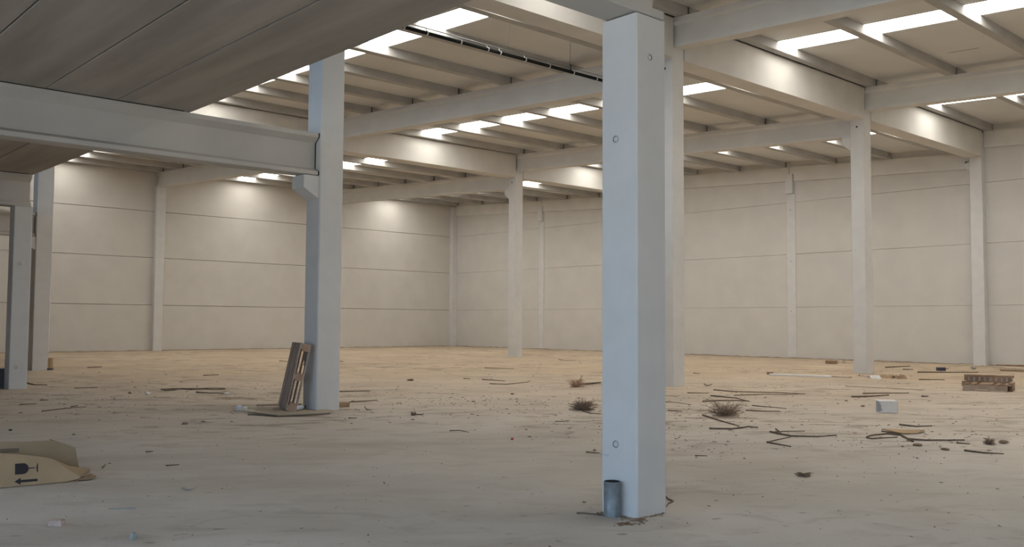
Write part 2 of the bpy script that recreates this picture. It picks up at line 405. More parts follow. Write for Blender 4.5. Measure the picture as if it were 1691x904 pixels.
def eave_beam(y0, y1, s, label, n0=0., n1=0.):
    b = MB(); D = .70; t = .13
    fn = lambda p, q: (p[0], q, zb(q, s)+p[1])
    b.prism([(XW-t,-.36),(XW-.002,-.36),(XW-.002,0),(XW-t,0)], fn, y0, y1)
    b.prism([(XW-t,-D),(XW-.002,-D),(XW-.002,-.36),(XW-t,-.36)], fn, y0+n0, y1-n1)
    return tag(b.build('eave_beam', M['beam'], loc=(XW-t/2, y0, zb(y0, s)-D)), label, 'beam', 'eave beams along the right wall')
eave_beam(YN+.02, YC[0]-.01, 0, 'eave beam on the right wall at the right edge of the photo')
eave_beam(YC[0]+CW+.01, 24.085, 1, 'eave beam on the right wall between projecting pilaster and middle pilaster', .24, .215)
eave_beam(24.11, YC[1]+.0, 1, 'eave beam on the right wall between middle pilaster and nearest column', .215, 0)
eave_beam(YC[1]+.5, 41.715, 2, 'eave beam on the right wall left of the nearest column', 0, .215)
eave_beam(41.74, YW-.37, 2, 'eave beam on the right wall ending in the far corner', .21, 0)
# corbel blocks below the eave beams at the projecting pilaster are part of the wall trim
t = MB(); t.prism([(YC[0]+.48,8.20),(YC[0]+.66,8.26),(YC[0]+.72,8.34),(YC[0]+.72,8.52),(YC[0]+.48,8.52)], lambda p, q: (q, p[0], p[1]), XW, XW-.28)
tag(t.build('trim_1', M['column']), kind='structure')

# gutter beams along X at the steps of the roof
def gutter(x0, x1, y, label):
    z0, z1 = 8.73, 9.80
    prof = [(y-.04,z0),(y+.10,z0-.0),(y+.62,z0),(y+.66,z0+.1),(y+.66,z1),(y-.04,z1)]
    b = MB(); b.prism(prof, lambda p, t: (t, p[0], p[1]), x0, x1)
    return tag(b.build('gutter_beam', M['beam'], loc=(x0, y, z0)), label, 'beam', 'deep gutter beams at the roof steps')
xs = [XF] + [x for c in XC for x in (c-.0, c+CW)] + [XW-.35]
txt = ['above the mezzanine', 'between the pallet column and the second column', 'between the second column and the slender right column', 'from the slender right column to the right wall']
txt2 = ['above the mezzanine, rear row', 'rear row, towards the left wall', 'rear row, ending on the distant slender column', 'rear row, from the distant slender column to the right wall']
for k in range(4):
    a, b = xs[2*k], xs[2*k+1]
    gutter(a+.01, b-.01, YC[0], 'deep gutter beam ' + txt[k])
    gutter(a+.01, b-.01, YC[1], 'deep gutter beam ' + txt2[k])

# ------------------------------------------------------------------ purlins
PY = [[14.78-2.67*k for k in range(7)], [32.46-2.67*k for k in range(7)], [50.28-2.67*k for k in range(7)]]
ORD = ['first', 'second', 'third', 'fourth', 'fifth', 'sixth', 'seventh']
BX = [(XC[0]+.25, XC[1]+.25), (XC[1]+.25, XC[2]+.25), (XC[2]+.25, XW-.02)]
bays = ['bay behind the mezzanine', 'middle bay', 'bay beside the right wall']
def purlin_mesh(x0, x1):
    b = MB(); g = .032; L = x1-x0
    prof = [(-.11,0),(.11,0),(.12,.05),(.075,.12),(.075,.17),(.12,.23),(.12,PH),(-.12,PH),(-.12,.23),(-.075,.17),(-.075,.12),(-.12,.05)]
    prof = [(-.115,0),(.115,0),(.125,.012),(.13,PH),(-.13,PH),(-.125,.012)]
    b.prism(prof, lambda p, t: (t, p[0], p[1]), g, L-g)
    # the shaded end gap is drawn by a separate dark box
    return b
for bi, (x0, x1) in enumerate(BX):
    proto = None
    for s in range(3):
        for k, y in enumerate(PY[s]):
            if y < YN+.3: continue
            if proto is None:
                proto = o = purlin_mesh(x0, x1).build('roof_purlin', M['purlin'])
                L = x1-x0; joint = MB().box(L-.031, L-.001, -.128, .128, .002, PH).build('gap_shade', M['seam'], o)  # dark box put into the purlin gap to paint its shade
            else:
                o = proto.copy(); COL.objects.link(o)
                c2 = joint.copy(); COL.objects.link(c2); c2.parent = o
            o.location = (x0, y, zb(y, s)+.001)
            ref = ['first gutter row', 'rear gutter row', 'left wall'][s]
            tag(o, '%s concrete purlin from the %s, %s roof slope, %s' % (ORD[k], ref, slope_txt[s], bays[bi]), 'purlin', 'concrete purlins under the roof')

# dark boxes at the purlin ends stand in for the shaded gaps
# ------------------------------------------------------------------ roof deck and skylights
ceil = tag(empty('ceiling', (XF, YN, 9)), kind='structure')
SKX = [(13.90, 14.83), (23.98, 25.07), (34.20, 35.42)]
edges = [XF] + [x for p in SKX for x in p] + [XW+.2]
YR = [(YN, YC[0]+.30), (YC[0]+.60, YC[1]+.30), (YC[1]+.60, YW+.1)]
def zr(y, s): return zb(y, s)+PH+.004
def slab(b, x0, x1, y0, y1, s, d0, d1):
    b.prism([(y0, zr(y0,s)+d0), (y1, zr(y1,s)+d0), (y1, zr(y1,s)+d1), (y0, zr(y0,s)+d1)], lambda p, t: (t, p[0], p[1]), x0, x1)
nwin = 0
for s, (ya, yb_) in enumerate(YR):
    for j in range(0, len(edges), 2):
        x0, x1 = edges[j], edges[j+1]
        slab_mb = MB(); slab(slab_mb, x0, x1, ya, yb_, s, 0, .07); slab_mb.build('roof_panel', M['deck'], ceil)
    for bi, (x0, x1) in enumerate(SKX):
        nwin += 1
        wroot = tag(empty('window_%d' % nwin, ((x0+x1)/2, (ya+yb_)/2, zr((ya+yb_)/2, s))), kind='structure')
        fr = MB()
        slab(fr, x0-.03, x0, ya, yb_, s, -.012, .012); slab(fr, x1, x1+.03, ya, yb_, s, -.012, .012)
        fr.build('window_frame', M['deck'], wroot)
        cuts = sorted([y for y in PY[s] if ya < y < yb_])
        cuts = [ya] + cuts + [yb_]
        for a, b in zip(cuts[:-1], cuts[1:]):
            p = MB()
            if b-a < .75:
                slab(p, x0, x1, a, b, s, 0, .07); p.build('roof_panel', M['deck'], ceil); continue
            slab(p, x0, x1, a+.01, b-.01, s, .004, .02); p.build('pane', M['skylight'], wroot)
# closing strips at the steps and over the walls
n = 1
for y in YC:
    n += 1
    tag(MB().box(XF, XW+.2, y+.30, y+.36, 9.6, 10.3).build('trim_%d' % n, M['beam']), kind='structure')
# short dark seam in the roof sheet on the right
sy = fl(1590, 79, 9.98)
b = MB(); b.prism([(-.0,0),(.9,.0),(.9,.004),(0,.004)], lambda p, t: (t, sy.y-.45+p[0], zr(sy.y-.45+p[0], 0)-.004+p[1]), sy.x, sy.x+.02); b.build('seam', M['seam'], ceil)

# ------------------------------------------------------------------ conduit below the roof, wires
cr = empty('cable_conduit', (9.5, 16.75, 8.3))
tag(cr, 'dark horizontal conduit with white clips hung below the roof on thin wires', 'conduit')
MB().tube([(9.5, 16.75, 8.30), (14.5, 16.75, 8.30), (19.30, 16.75, 8.30)], .045, 8).build('pipe', M['pipe'], cr)
MB().tube([(9.5, 16.80, 8.43), (19.30, 16.80, 8.43)], .011, 5).build('rod', M['steel'], cr)
for x in (11.1, 11.9, 12.55, 13.55, 14.4, 14.8, 15.65, 16.5, 17.4, 18.3):
    c = MB(); c.tube([(x, 16.80, 8.43), (x, 16.78, 8.37), (x, 16.75, 8.35)], .010, 5); c.tube([(x-.015, 16.75, 8.30), (x+.015, 16.75, 8.30)], .052, 10)
    c.build('clip', M['white_clip'], cr)
for wx, lab in ((11.6, None), (15.07, 'thin wire holding the dark conduit, the one nearer the skylight'), (17.30, 'thin wire holding the dark conduit next to the nearest column')):
    wt = MB().tube([(wx, 16.77, zr(16.77, 1)+.004), (wx+.004, 16.77, 8.9), (wx, 16.79, 8.44)], .006, 5)
    if lab: tag(wt.build('hanging_wire', M['wire'], loc=(wx, 16.77, 8.44)), lab, 'wire', 'wires hanging from the roof')
p = fl(617, 232, 9.95)
tag(MB().tube([(p.x, p.y, zr(p.y, 2)+.004), (p.x+.01, p.y, p.z-.2), (p.x, p.y, p.z-.95)], .009, 5).build('hanging_wire', M['white_clip'], loc=(p.x, p.y, p.z-.95)), 'thin pale wire hanging before the far gutter beam', 'wire', 'wires hanging from the roof')

# ------------------------------------------------------------------ steel tube and things round the foreground column
tb = MB(); n = 24; c = Vector((6.018, 5.318, 0)); R_, H_ = .072, .295
ringv = [(R_, 0.0), (R_, H_), (R_-.006, H_), (R_-.006, .02)]
for q, z in ringv:
    for k in range(n):
        a = 2*math.pi*k/n; tb.v.append(c+Vector((math.cos(a)*q, math.sin(a)*q, z)))
for i in range(3):
    for k in range(n): tb.face((i*n+k, i*n+(k+1) % n, (i+1)*n+(k+1) % n, (i+1)*n+k), 1 if i == 2 else 0)
to = tb.build('steel_tube', [M['steel'], M['seam']], loc=(6.018, 5.318, 0), smooth=True)
tag(to, 'short galvanised steel tube standing open beside the foreground column', 'tube')
d = Vector((-.80, -.60, 0)); p = c + d*R_*1.0
b = MB(); b.tube([p+Vector((0,.018,.125))-d*.004, p+Vector((0,.018,.125))+d*.006], .010, 10); b.build('rivet', M['column'], to)

# ------------------------------------------------------------------ sticks and stems
def stick(pts, r, label, m='stick', lift=0., cat='stick', name='dry_stem', group='dry stems strewn on the floor', taper=.55):
    q = []
    for i, (px, py) in enumerate(pts):
        p = fl(px, py); p.z = r*.9+lift*math.sin(math.pi*i/max(1, len(pts)-1)); q.append(p)
    # resample for a slightly crooked line
    path = []
    rnd = random.Random(hash(label) & 0xffff if False else sum(map(ord, label)))
    for a, b in zip(q[:-1], q[1:]):
        k = max(2, int((b-a).length/.25))
        for j in range(k):
            path.append(a.lerp(b, j/k)+Vector((rnd.uniform(-1,1)*.012, rnd.uniform(-1,1)*.012, 0)))
    path.append(q[-1])
    o = MB().tube(path, r, 6, 0, r*taper).build(name, M[m], loc=(q[0].x, q[0].y, 0))
    return tag(o, label, cat, group)
S = [
 ([(1178,645),(1212,648),(1293,650),(1330,652)], .016, 'uppermost of the long dry stems behind the brown tumbleweed right of the column'),
 ([(1212,654),(1266,652),(1297,653),(1320,651.7)], .012, 'thin dry stem just below the uppermost long stem'),
 ([(1174,655),(1216,659),(1237,664.5)], .018, 'bent stem rising over the top of the brown tumbleweed'),
 ([(1160,664.5),(1187,663),(1216,663),(1234,664)], .018, 'straight dark stem lying just behind the brown tumbleweed'),
 ([(1243,671),(1270,673.5),(1299,676)], .012, 'thin stem pointing right from the brown tumbleweed'),
 ([(1232,679),(1260,680.5),(1288,681)], .015, 'lower stem pointing right from the brown tumbleweed'),
 ([(1161,687),(1189,696),(1221,706)], .016, 'long stem slanting in front of the brown tumbleweed'),
 ([(1172.6,709.5),(1210,710),(1235,706.5),(1252,708)], .017, 'curved stem with hooked end in front of the slanting stem'),
 ([(1135.5,650),(1170,650.5)], .014, 'short straight stem right of the second column foot'),
 ([(1104,679),(1126.5,681)], .012, 'short twig touching the right side of the foreground column'),
 ([(1097,664.5),(1120,666),(1142,669.5)], .009, 'thin faint twig right of the foreground column'),
 ([(1162.5,635),(1167,638),(1172,637.5),(1176,635.5)], .016, 'small curled twig beyond the second column foot'),
 ([(1144.5,617),(1156,618)], .014, 'small twig far behind the second column foot'),
 ([(956,636.5),(975,635.5),(992,634)], .035, 'thick dark branch beside the pinkish tumbleweed'),
 ([(962,680),(975,684),(992,685)], .013, 'twig running from the dark tumbleweed to the foreground column'),
 ([(1463,608),(1503,606)], .03, 'brown stick on the sand right of the slender right column'),
 ([(1491,611),(1508,611.5)], .025, 'short brown stick right of the slender right column'),
 ([(1515,616),(1570,616.5),(1615,616.5)], .03, 'long dark stick lying before the projecting pilaster'),
 ([(1517,628),(1560,628.5)], .02, 'long thin stick left of the upturned pallet'),
 ([(1426,651),(1501,650.5)], .018, 'brown stick behind the white box'),
 ([(1406.6,657),(1440,656),(1468,654)], .022, 'thick dark stick left of and behind the white box'),
 ([(1522.5,656),(1533,656)], .02, 'stubby dark stick right of the white box'),
 ([(1507,731),(1487,720.5),(1466.5,718),(1443.5,720),(1429,724),(1438,726.5),(1482,724)], .016, 'looped dark stem before the white box'),
 ([(1499.6,727),(1527.6,729),(1592.6,729)], .018, 'long dark stem right of the looped stem'),
 ([(1271.5,715),(1306,722),(1349,723),(1381,721)], .017, 'long curved stem in the middle of the bare floor right of the column'),
 ([(1281.7,710),(1291,718)], .013, 'short twig crossing the left end of the long curved stem'),
 ([(1275,714.5),(1300,713.6),(1329,713)], .009, 'fine twig above the long curved stem'),
 ([(1267.6,732),(1306,739.5)], .014, 'short dark twig below the long curved stem'),
 ([(1268,731.5),(1306,723)], .010, 'slanting twig joining the long curved stem from below'),
 ([(1485.6,703),(1515,706),(1539,705)], .016, 'bowed dark stem behind the pale cardboard piece'),
 ([(1594,746),(1624.5,750),(1657.6,751.5)], .015, 'nearest dark stem towards the lower right corner'),
 ([(1578.6,733),(1601.6,735)], .013, 'short stem just beyond the nearest lower right stem'),
 ([(801,608.5),(848,609.7)], .014, 'thin straight stem before the distant slender column'),
 ([(796,628),(818,629),(834,630.5)], .016, 'upper stem of the pair in the middle of the hall'),
 ([(808,634.5),(836.5,635.7),(872,632),(875.5,630)], .013, 'curved lower stem of the pair in the middle of the hall'),
 ([(765.5,626),(777,626.7)], .014, 'short twig left of the stem pair in the middle of the hall'),
 ([(922,594),(935,596.5),(950,595.5)], .014, 'bent twig behind the pinkish tumbleweed'),
 ([(744,712.5),(757,712),(774,715)], .009, 'thin twig on the grey floor left of the foreground column'),
 ([(917,697),(932,697),(940.6,695)], .008, 'thin twig below the dark tumbleweed'),
 ([(969,748),(990,750)], .010, 'twig left of the foreground column below the middle'),
 ([(952,849),(975,850),(994,852.5),(1012,854.5)], .008, 'dark twig at the left foot of the foreground column'),
 ([(1099,822),(1111,829.5),(1101,838)], .009, 'bent twig sticking out right of the foreground column foot'),
 ([(1148,753.6),(1168,754.5)], .009, 'small twig right of the foreground column'),
 ([(554,597.5),(566.5,598)], .022, 'short dark stick far behind the column with the pallet'),
 ([(555,648),(582,647.6),(611,646.7)], .016, 'dark stem lying right of the column with the pallet'),
 ([(574,667),(580,665),(609,663.5),(623,662)], .014, 'long stem beside the foot of the column with the pallet'),
 ([(602,672.8),(605.4,678),(613.4,678.4)], .010, 'small bent wire like twig right of the pallet column'),
 ([(573.6,691.7),(589.5,691.7)], .012, 'short twig in front of the pallet column'),
 ([(462,597),(476,598)], .018, 'short stick far behind the leaning pallet'),
 ([(267,645),(285,643.5),(326,643.5),(345,642.5),(372,643)], .020, 'long crooked stem on the floor below the left wall pilaster'),
 ([(270,646),(288,645.5),(300,643),(318,645),(335,643.8),(352,645),(371,644)], .018, 'wavy stem tangled with the long crooked stem at left'),
 ([(324,649.4),(345,650.5),(369,651)], .018, 'second stem just below the long crooked stem'),
 ([(42.6,633),(57,637),(78,637)], .018, 'stem lying at the foot of the short left column'),
 ([(33,669),(60,668)], .012, 'short dark stem in front of the short left column'),
 ([(68.6,680.6),(99,676.6),(142,673)], .011, 'long thin stem slanting before the short left column'),
 ([(65,662),(80,661.7)], .012, 'short twig right before the short left column'),
 ([(123,642),(161,641)], .014, 'thin stem right of the short left column'),
 ([(336,621),(361,620)], .016, 'small stick before the left wall between its pilaster and the pallet'),
 ([(144,608),(168,607)], .020, 'small stick on the floor under the left wall'),
 ([(239,747.5),(253,747)], .010, 'dark twig on the grey floor behind the cardboard box'),
 ([(275,770.5),(296,769)], .009, 'dark twig right of the cardboard box'),
 ([(168.5,774),(174,768.7)], .008, 'tiny twig next to the cardboard box tip'),
 ([(116,673),(129,671)], .012, 'tiny stem beyond the long thin stem at left'),
]
for pts, r, lab in S: stick(pts, r*.95, lab)

# ------------------------------------------------------------------ dry weeds
def tumbleweed(px, py, wpx, hpx, label, m, nb=150, seed=1, lean=0., r=.006):
    c = fl(px, py); dep = c.x*FH.x+c.y*FH.y
    W_, H_ = wpx/FPX*dep, hpx/FPX*dep
    rnd = random.Random(seed); b = MB()
    for k in range(nb):
        a = rnd.uniform(0, 2*math.pi); e = rnd.uniform(.05, 1.0)
        d = Vector((math.cos(a)*(1-e*.35), math.sin(a)*(1-e*.35), e))
        L = rnd.uniform(.45, 1.0)
        p0 = c+Vector((math.cos(a)*.06*W_, math.sin(a)*.06*W_, .006))
        path = [p0]
        for j in range(1, 5):
            t = j/4*L
            path.append(c+Vector((d.x*W_/2*t+lean*t*t*RT.x, d.y*W_/2*t+lean*t*t*RT.y, .006+H_*d.z*t**.8))+Vector([rnd.uniform(-1,1)*.05*W_ for _ in range(3)])*Vector((1,1,.5)).x)
            path[-1].z = max(path[-1].z, .006)
        b.tube(path, r, 3, 0, r*.5)
        for j in range(2, 5):
            for _ in range(2):
                q = path[j]; e2 = q+Vector((rnd.uniform(-1,1)*.14*W_, rnd.uniform(-1,1)*.14*W_, rnd.uniform(-.3,1)*.14*H_)); e2.z = max(e2.z, .005)
                b.tube([q, e2], r*.6, 3, 0, r*.3)
    return tag(b.build('tumbleweed', M[m], loc=c), label, 'dry weed', 'dry weeds on the floor')
tumbleweed(963, 678, 52, 20, 'dark bushy tumbleweed lying left of the foreground column', 'weed', 120, 3)
tumbleweed(1197, 687, 78, 27, 'brown wispy tumbleweed among the stems right of the column', 'weed', 95, 5, r=.0045)
tumbleweed(952, 640, 34, 22, 'pinkish pale tumbleweed beyond the dark one', 'weed_pink', 90, 9, r=.005)
tumbleweed(683, 687, 12, 7, 'small dark weed clump in the middle of the floor', 'weed', 60, 11)
tumbleweed(678, 629.5, 14, 4, 'tiny flat weed clump far in the middle of the hall', 'weed', 40, 13)
tumbleweed(1634, 735, 24, 11, 'spiky grass tuft near the right edge of the floor', 'weed', 50, 17)
tumbleweed(1327, 787, 32, 5, 'flat dark weed scrap on the floor right of the column', 'weed', 50, 19)
stick([(682,685.5),(696,686),(700,684)], .010, 'twig poking from the small dark weed clump')

# ------------------------------------------------------------------ boards and scrap wood
def board(a, b, wd, th, label, m, z=0., name='wooden_board', cat='board', group='boards lying on the floor', tilt=0.):
    p, q = fl(*a), fl(*b); d = (q-p); L = d.length; d.normalize(); s = Vector((-d.y, d.x, 0))
    c = (p+q)/2+Vector((0,0,z+th/2))
    mb = MB(); up = Vector((0,0,1)); dd = (d+up*tilt).normalized(); uu = dd.cross(-s).normalized()
    if uu.z < 0: uu = -uu
    if tilt: c.z += abs(tilt)*L/2
    ch = min(th, wd)*.12
    prof = [(-wd/2+ch,-th/2),(wd/2-ch,-th/2),(wd/2,-th/2+ch),(wd/2,th/2-ch),(wd/2-ch,th/2),(-wd/2+ch,th/2),(-wd/2,th/2-ch),(-wd/2,-th/2+ch)]
    mb.prism(prof, lambda P, t: c+dd*t+s*P[0]+uu*P[1], -L/2, L/2)
    return tag(mb.build(name, M[m], loc=(p.x, p.y, z)), label, cat, group)
board((1272,620.5), (1373,624), .24, .06, 'long whitish board before the slender right column', 'paper')
board((1360,622.5), (1405,625), .12, .05, 'broken pale board end left of the slender right column', 'wood_pale')
board((1268,619), (1275,619.5), .10, .09, 'dark block at the left end of the whitish board', 'wood_brown')
board((1398,638.5), (1525,645), .16, .03, 'long pale board lying diagonally behind the white box', 'wood_pale')
board((1364,601), (1382,601.5), .22, .14, 'dark block against the right wall left of the slender right column', 'wood_brown')
board((1386,600), (1393,600.6), .18, .10, 'pale block next to the dark block by the right wall', 'wood_pale')
board((1484,634.5), (1500,634.5), .10, .03, 'small pale board before the junk pile', 'wood_pale')
board((1097,653.5), (1119,655.5), .10, .02, 'pale slat right of the foreground column', 'wood_pale')
board((1646,610), (1700,611), .16, .06, 'brown board topmost in the stack by the right edge', 'wood_brown', z=.12)
board((1644,610.5), (1705,614.5), .30, .06, 'yellowish board in the middle of the stack by the right edge', 'wood_pale', z=.06)
board((1655,613), (1705,615), .36, .06, 'brown board lowest in the stack by the right edge', 'wood_brown')
board((1585,604.2), (1622,605.4), .14, .05, 'yellowish plank at the foot of the projecting pilaster', 'wood_pale')
board((1554,609), (1566,610), .03, .03, 'thin slat beside the dark blue box', 'wood_brown')
board((555,673), (573,672), .22, .09, 'brown wood offcut at the right foot of the pallet column', 'wood_brown')
board((180,842), (225,840.5), .030, .008, 'flat metal strip on the grey floor in the foreground', 'stone', group='scraps on the floor', cat='strip', name='metal_strip')
# cardboard sheet under the pallet, a slat on each side
cp = [fl(408,682), fl(437,673.5), fl(500,671.5), fl(548,680), fl(545,684), fl(458,688)]
b = MB(); b.prism([(p.x, p.y) for p in cp][::-1], lambda p, t: (p[0], p[1], t), .012, .026)
tag(b.build('cardboard_sheet', M['sheet'], loc=cp[0]), 'flat brown cardboard sheet under the leaning pallet', 'cardboard')
board((424,673), (498,671.3), .07, .025, 'thin slat behind the leaning pallet on the floor', 'wood_brown', z=.027)
board((392,679), (424,681.5), .16, .03, 'short board left of the cardboard sheet under the pallet', 'wood_pale')
stick([(409,686.4),(430,687),(458,689.5),(500,688),(545,685)], .014, 'dark stem along the front edge of the cardboard sheet')
# bottles at the pallet
def bottle(a, b_, r, label, cap):
    p, q = fl(*a), fl(*b_); p.z = q.z = r+.027; d = (q-p); L = d.length; d.normalize()
    mb = MB(); n = 12
    prof = [(0,.35),(.01,.85),(.05,1),(.42,.92),(.5,1),(.68,1),(.82,.62),(.9,.36),(.98,.36)]
    u = d.cross(Vector((0,0,1))); v = d.cross(u)
    for t, k in prof:
        for i in range(n):
            a_ = 2*math.pi*i/n; mb.v.append(p+d*L*t+(u*math.cos(a_)+v*math.sin(a_))*r*k)
    for i in range(len(prof)-1):
        for k in range(n): mb.face((i*n+k, i*n+(k+1) % n, (i+1)*n+(k+1) % n, (i+1)*n+k))
    mb.face(list(range(n))[::-1]); mb.face([(len(prof)-1)*n+k for k in range(n)])
    o = mb.build('plastic_bottle', M['plastic'], loc=p, smooth=True); tag(o, label, 'bottle')
    c = MB(); c.tube([p+d*L*.93, p+d*L*1.06], r*.45, 10); c.build('cap', M[cap], o)
bottle((489,681), (503,678.5), .045, 'whitish plastic bottle with blue cap lying at the pallet foot', 'blue')
b = MB(); p = fl(394,677.5); b.lump(p+Vector((0,0,.05)), .075, .6, 0, 5); b.lump(p+Vector((.09,-.06,.03)), .06, .5, 0, 6)
tag(b.build('plastic_bag', M['plastic'], loc=p), 'crumpled whitish plastic scrap left of the pallet', 'plastic scrap')

# ------------------------------------------------------------------ leaning pallet
def pallet(root, O, A, B, C, mats, blocks=True, deck_n=5, L=1.24, Wd=.82, T=.15, bottom=True):
    # O corner, A along deck boards (length), B across, C through the thickness (deck at C=0)
    A, B, C = Vector(A).normalized(), Vector(B).normalized(), Vector(C).normalized()
    def bx(name, a0, a1, b0, b1, c0, c1, m):
        mb = MB(); mb.obox(O+A*(a0+a1)/2+B*(b0+b1)/2+C*(c0+c1)/2, A*(a1-a0), B*(b1-b0), C*(c1-c0)); mb.build(name, m, root)
    bw = Wd/(deck_n+.35*(deck_n-1))
    rnd = random.Random(4)
    for i in range(deck_n):
        b0 = i*bw*1.35
        q = rnd.uniform(-.006,.006); bx('deck_board', rnd.uniform(0,.02), L-rnd.uniform(0,.02), b0, b0+bw*.96, q, .021, mats[i % 2 and 2 or 0])
    for a in (0, L/2-.05, L-.10): bx('cross_board', a, a+.10, 0, Wd, .022, .042, mats[0])
    for a in (0, L/2-.07, L-.14):
        for b_ in (0, Wd/2-.05, Wd-.10):
            bx('block', a, a+.14, b_, b_+.10, .043, T-.022, mats[1])
    for b_ in (0, Wd/2-.05, Wd-.10): bx('bottom_board', 0, L, b_, b_+.10, T-.021, T, mats[0])
Wv = Vector((.265, .80, 0)).normalized(); Pv = Vector((Wv.y, -Wv.x, 0))
O = Vector((8.268, 15.16, .045)); lean = .25
Av = (Pv*lean+Vector((0,0,1.21))).normalized(); Cv = (Pv - Av*Pv.dot(Av)).normalized()
pr = empty('wooden_pallet', O); tag(pr, 'grey wooden pallet standing on end, leaning against a column', 'pallet')
pallet(pr, O, Av, Wv, Cv, [M['wood'], M['wood_red'], M['wood_dark']], T=.195)
# ------------------------------------------------------------------ pallet lying at the right (a collar of short boards)
A0, B0 = fl(1590, 645.5), fl(1664, 648.5)
ux = (B0-A0); PLn = ux.length; ux.normalize(); vy = Vector((-ux.y, ux.x, 0))
if vy.x < 0: vy = -vy
pr = empty('wooden_pallet', A0); tag(pr, 'brown slatted pallet lying on the sand near the right edge', 'pallet')
def pb(name, a0, a1, b0, b1, z0, z1, m):
    mb = MB(); mb.obox(A0+ux*(a0+a1)/2+vy*(b0+b1)/2+Vector((0,0,(z0+z1)/2)), ux*(a1-a0), vy*(b1-b0), (0,0,z1-z0)); mb.build(name, m, pr)
D = 1.12; e = PLn
pb('front_board', 0, e, 0, .03, 0, .15, M['wood'])
pb('broken_strip', .28, .58, -.012, -.001, .022, .05, M['wood_pale']); pb('broken_strip', .62, .95, -.012, -.001, .004, .03, M['wood_pale'])
pb('gap_light_sheet', .02, e-.02, .04, D-.05, .085, .095, M['paper'])  # white sheet added to paint the light seen through the slat gaps
for a0, a1 in ((0,.05), (.13,.24), (.33,.62), (.70,.80), (.90,1.0), (1.09,e)): pb('deck_slat', a0, a1, .0, D, .15, .168, M['wood_brown'])
pb('deck_crosspiece', .0, e, .0, .09, .169, .185, M['wood_brown'])
for a0 in (0, e*.5-.04, e-.09): pb('bearer', a0, a0+.08, .04, D, .0, .084, M['wood_brown'])
pb('back_board', -.09, e+.07, D, D+.03, .0, .20, M['wood_brown'])
pb('gap_light_board', -.05, e+.04, D+.032, D+.055, .16, .34, M['paper'])  # white board added behind the posts to paint their bright gaps
for k in range(9):
    a0 = -.09+k*(e+.085)/8.5; pb('post', a0, a0+.085, D, D+.03, .20, .305, M['wood_brown'])
pb('top_rail', -.09, e+.07, D-.01, D+.04, .305, .36, M['wood_brown'])
pb('end_block', e+.0, e+.09, D*.25, D-.02, .0, .21, M['wood_brown'])
pb('end_block', -.09, -.01, D*.55, D-.02, .08, .21, M['wood_brown'])

# ------------------------------------------------------------------ white box
a, b_ = fl(1450, 682.5), fl(1482, 682.8)
ux = (b_-a); L = ux.length; ux.normalize(); vy = Vector((-ux.y, ux.x, 0))
if vy.x < 0: vy = -vy
bxr = empty('white_box', a); tag(bxr, 'white cardboard box with torn left side on the floor at right', 'box')
def tri(name, pts, m, th=.006):
    mb = MB(); n = Vector(pts[1])-Vector(pts[0]); nn = n.cross(Vector(pts[2])-Vector(pts[0])).normalized()*th
    k = len(pts); mb.add([Vector(p) for p in pts]+[Vector(p)+nn for p in pts], [tuple(range(k))[::-1], tuple(range(k, 2*k))]+[(i, (i+1) % k, k+(i+1) % k, k+i) for i in range(k)])
    return mb.build(name, m, bxr)
def Q(u, v, z): return a+ux*u+vy*v+Vector((0,0,z))
Hh, Dp = .215, .24
tri('front_panel', [Q(0,0,.012), Q(L,0,0), Q(L,0,Hh), Q(.03,0,Hh), Q(.02,0,Hh*.86), Q(.08,0,Hh*.62), Q(.055,0,Hh*.45), Q(.085,0,Hh*.25)], M['paper'])
tri('side_panel', [Q(L,0,0), Q(L+.02,Dp,0), Q(L+.02,Dp,Hh+.012), Q(L,0,Hh)], M['paper_edge'])
tri('top_panel', [Q(.02,.002,Hh), Q(L,.002,Hh), Q(L+.02,Dp,Hh+.012), Q(.12,Dp,Hh+.012), Q(-.02,Dp*.7,Hh+.02)], M['paper'])
tri('back_panel', [Q(L,Dp,0), Q(.05,Dp,0), Q(.05,Dp,Hh), Q(L,Dp,Hh)], M['paper'])
tri('bottom_panel', [Q(0.02,.01,.004), Q(L,.01,.004), Q(L,Dp,.004), Q(.05,Dp,.004)], M['paper'])

# ------------------------------------------------------------------ junk pile by the slender right column
def sheet(pts, z, th, label, m, name='cardboard_scrap', cat='scrap', group='scraps on the floor', tips=None):
    q = [fl(*p) for p in pts]; n = len(q); mb = MB()
    vs = [Vector((p.x, p.y, z+(tips[i] if tips else 0))) for i, p in enumerate(q)]
    mb.add(vs+[v+Vector((0,0,th)) for v in vs], [tuple(range(n)), tuple(range(n, 2*n))[::-1]]+[(i, n+i, n+(i+1) % n, (i+1) % n) for i in range(n)])
    return tag(mb.build(name, M[m], loc=(q[0].x, q[0].y, z)), label, cat, group)
def crumple(px, py, wpx, hpx, label, m, seed):
    c = fl(px, py); dep = c.dot(FH); wd = wpx/FPX*dep; hh = hpx/FPX*dep; rnd = random.Random(seed); mb = MB(); nu, nv = 5, 3; th = .008
    g = [[c+RT*(wd*(i/nu-.5))+FH*(.34*(j/nv-.2)+rnd.uniform(-.04,.04))+Vector((0,0,.012+hh*max(0, math.sin(math.pi*(j+.35)/(nv+.7)))*rnd.uniform(.45,1.0))) for i in range(nu+1)] for j in range(nv+1)]
    for i in range(nu+1): g[0][i].z = .004
    for dz in (0, th):
        for j in range(nv):
            for i in range(nu):
                q = [g[j][i], g[j][i+1], g[j+1][i+1], g[j+1][i]]; q = [v+Vector((0,0,dz)) for v in q]
                mb.add(q, [(0,1,2,3) if dz else (3,2,1,0)])
    return tag(mb.build('cardboard_scrap', M[m], loc=c), label, 'scrap', 'scraps on the floor')
crumple(1433, 623, 22, 2.5, 'reddish flattened card at the left of the junk pile', 'brick', 2)
crumple(1446, 626, 17, 5, 'white crumpled paper in the junk pile', 'paper', 3)
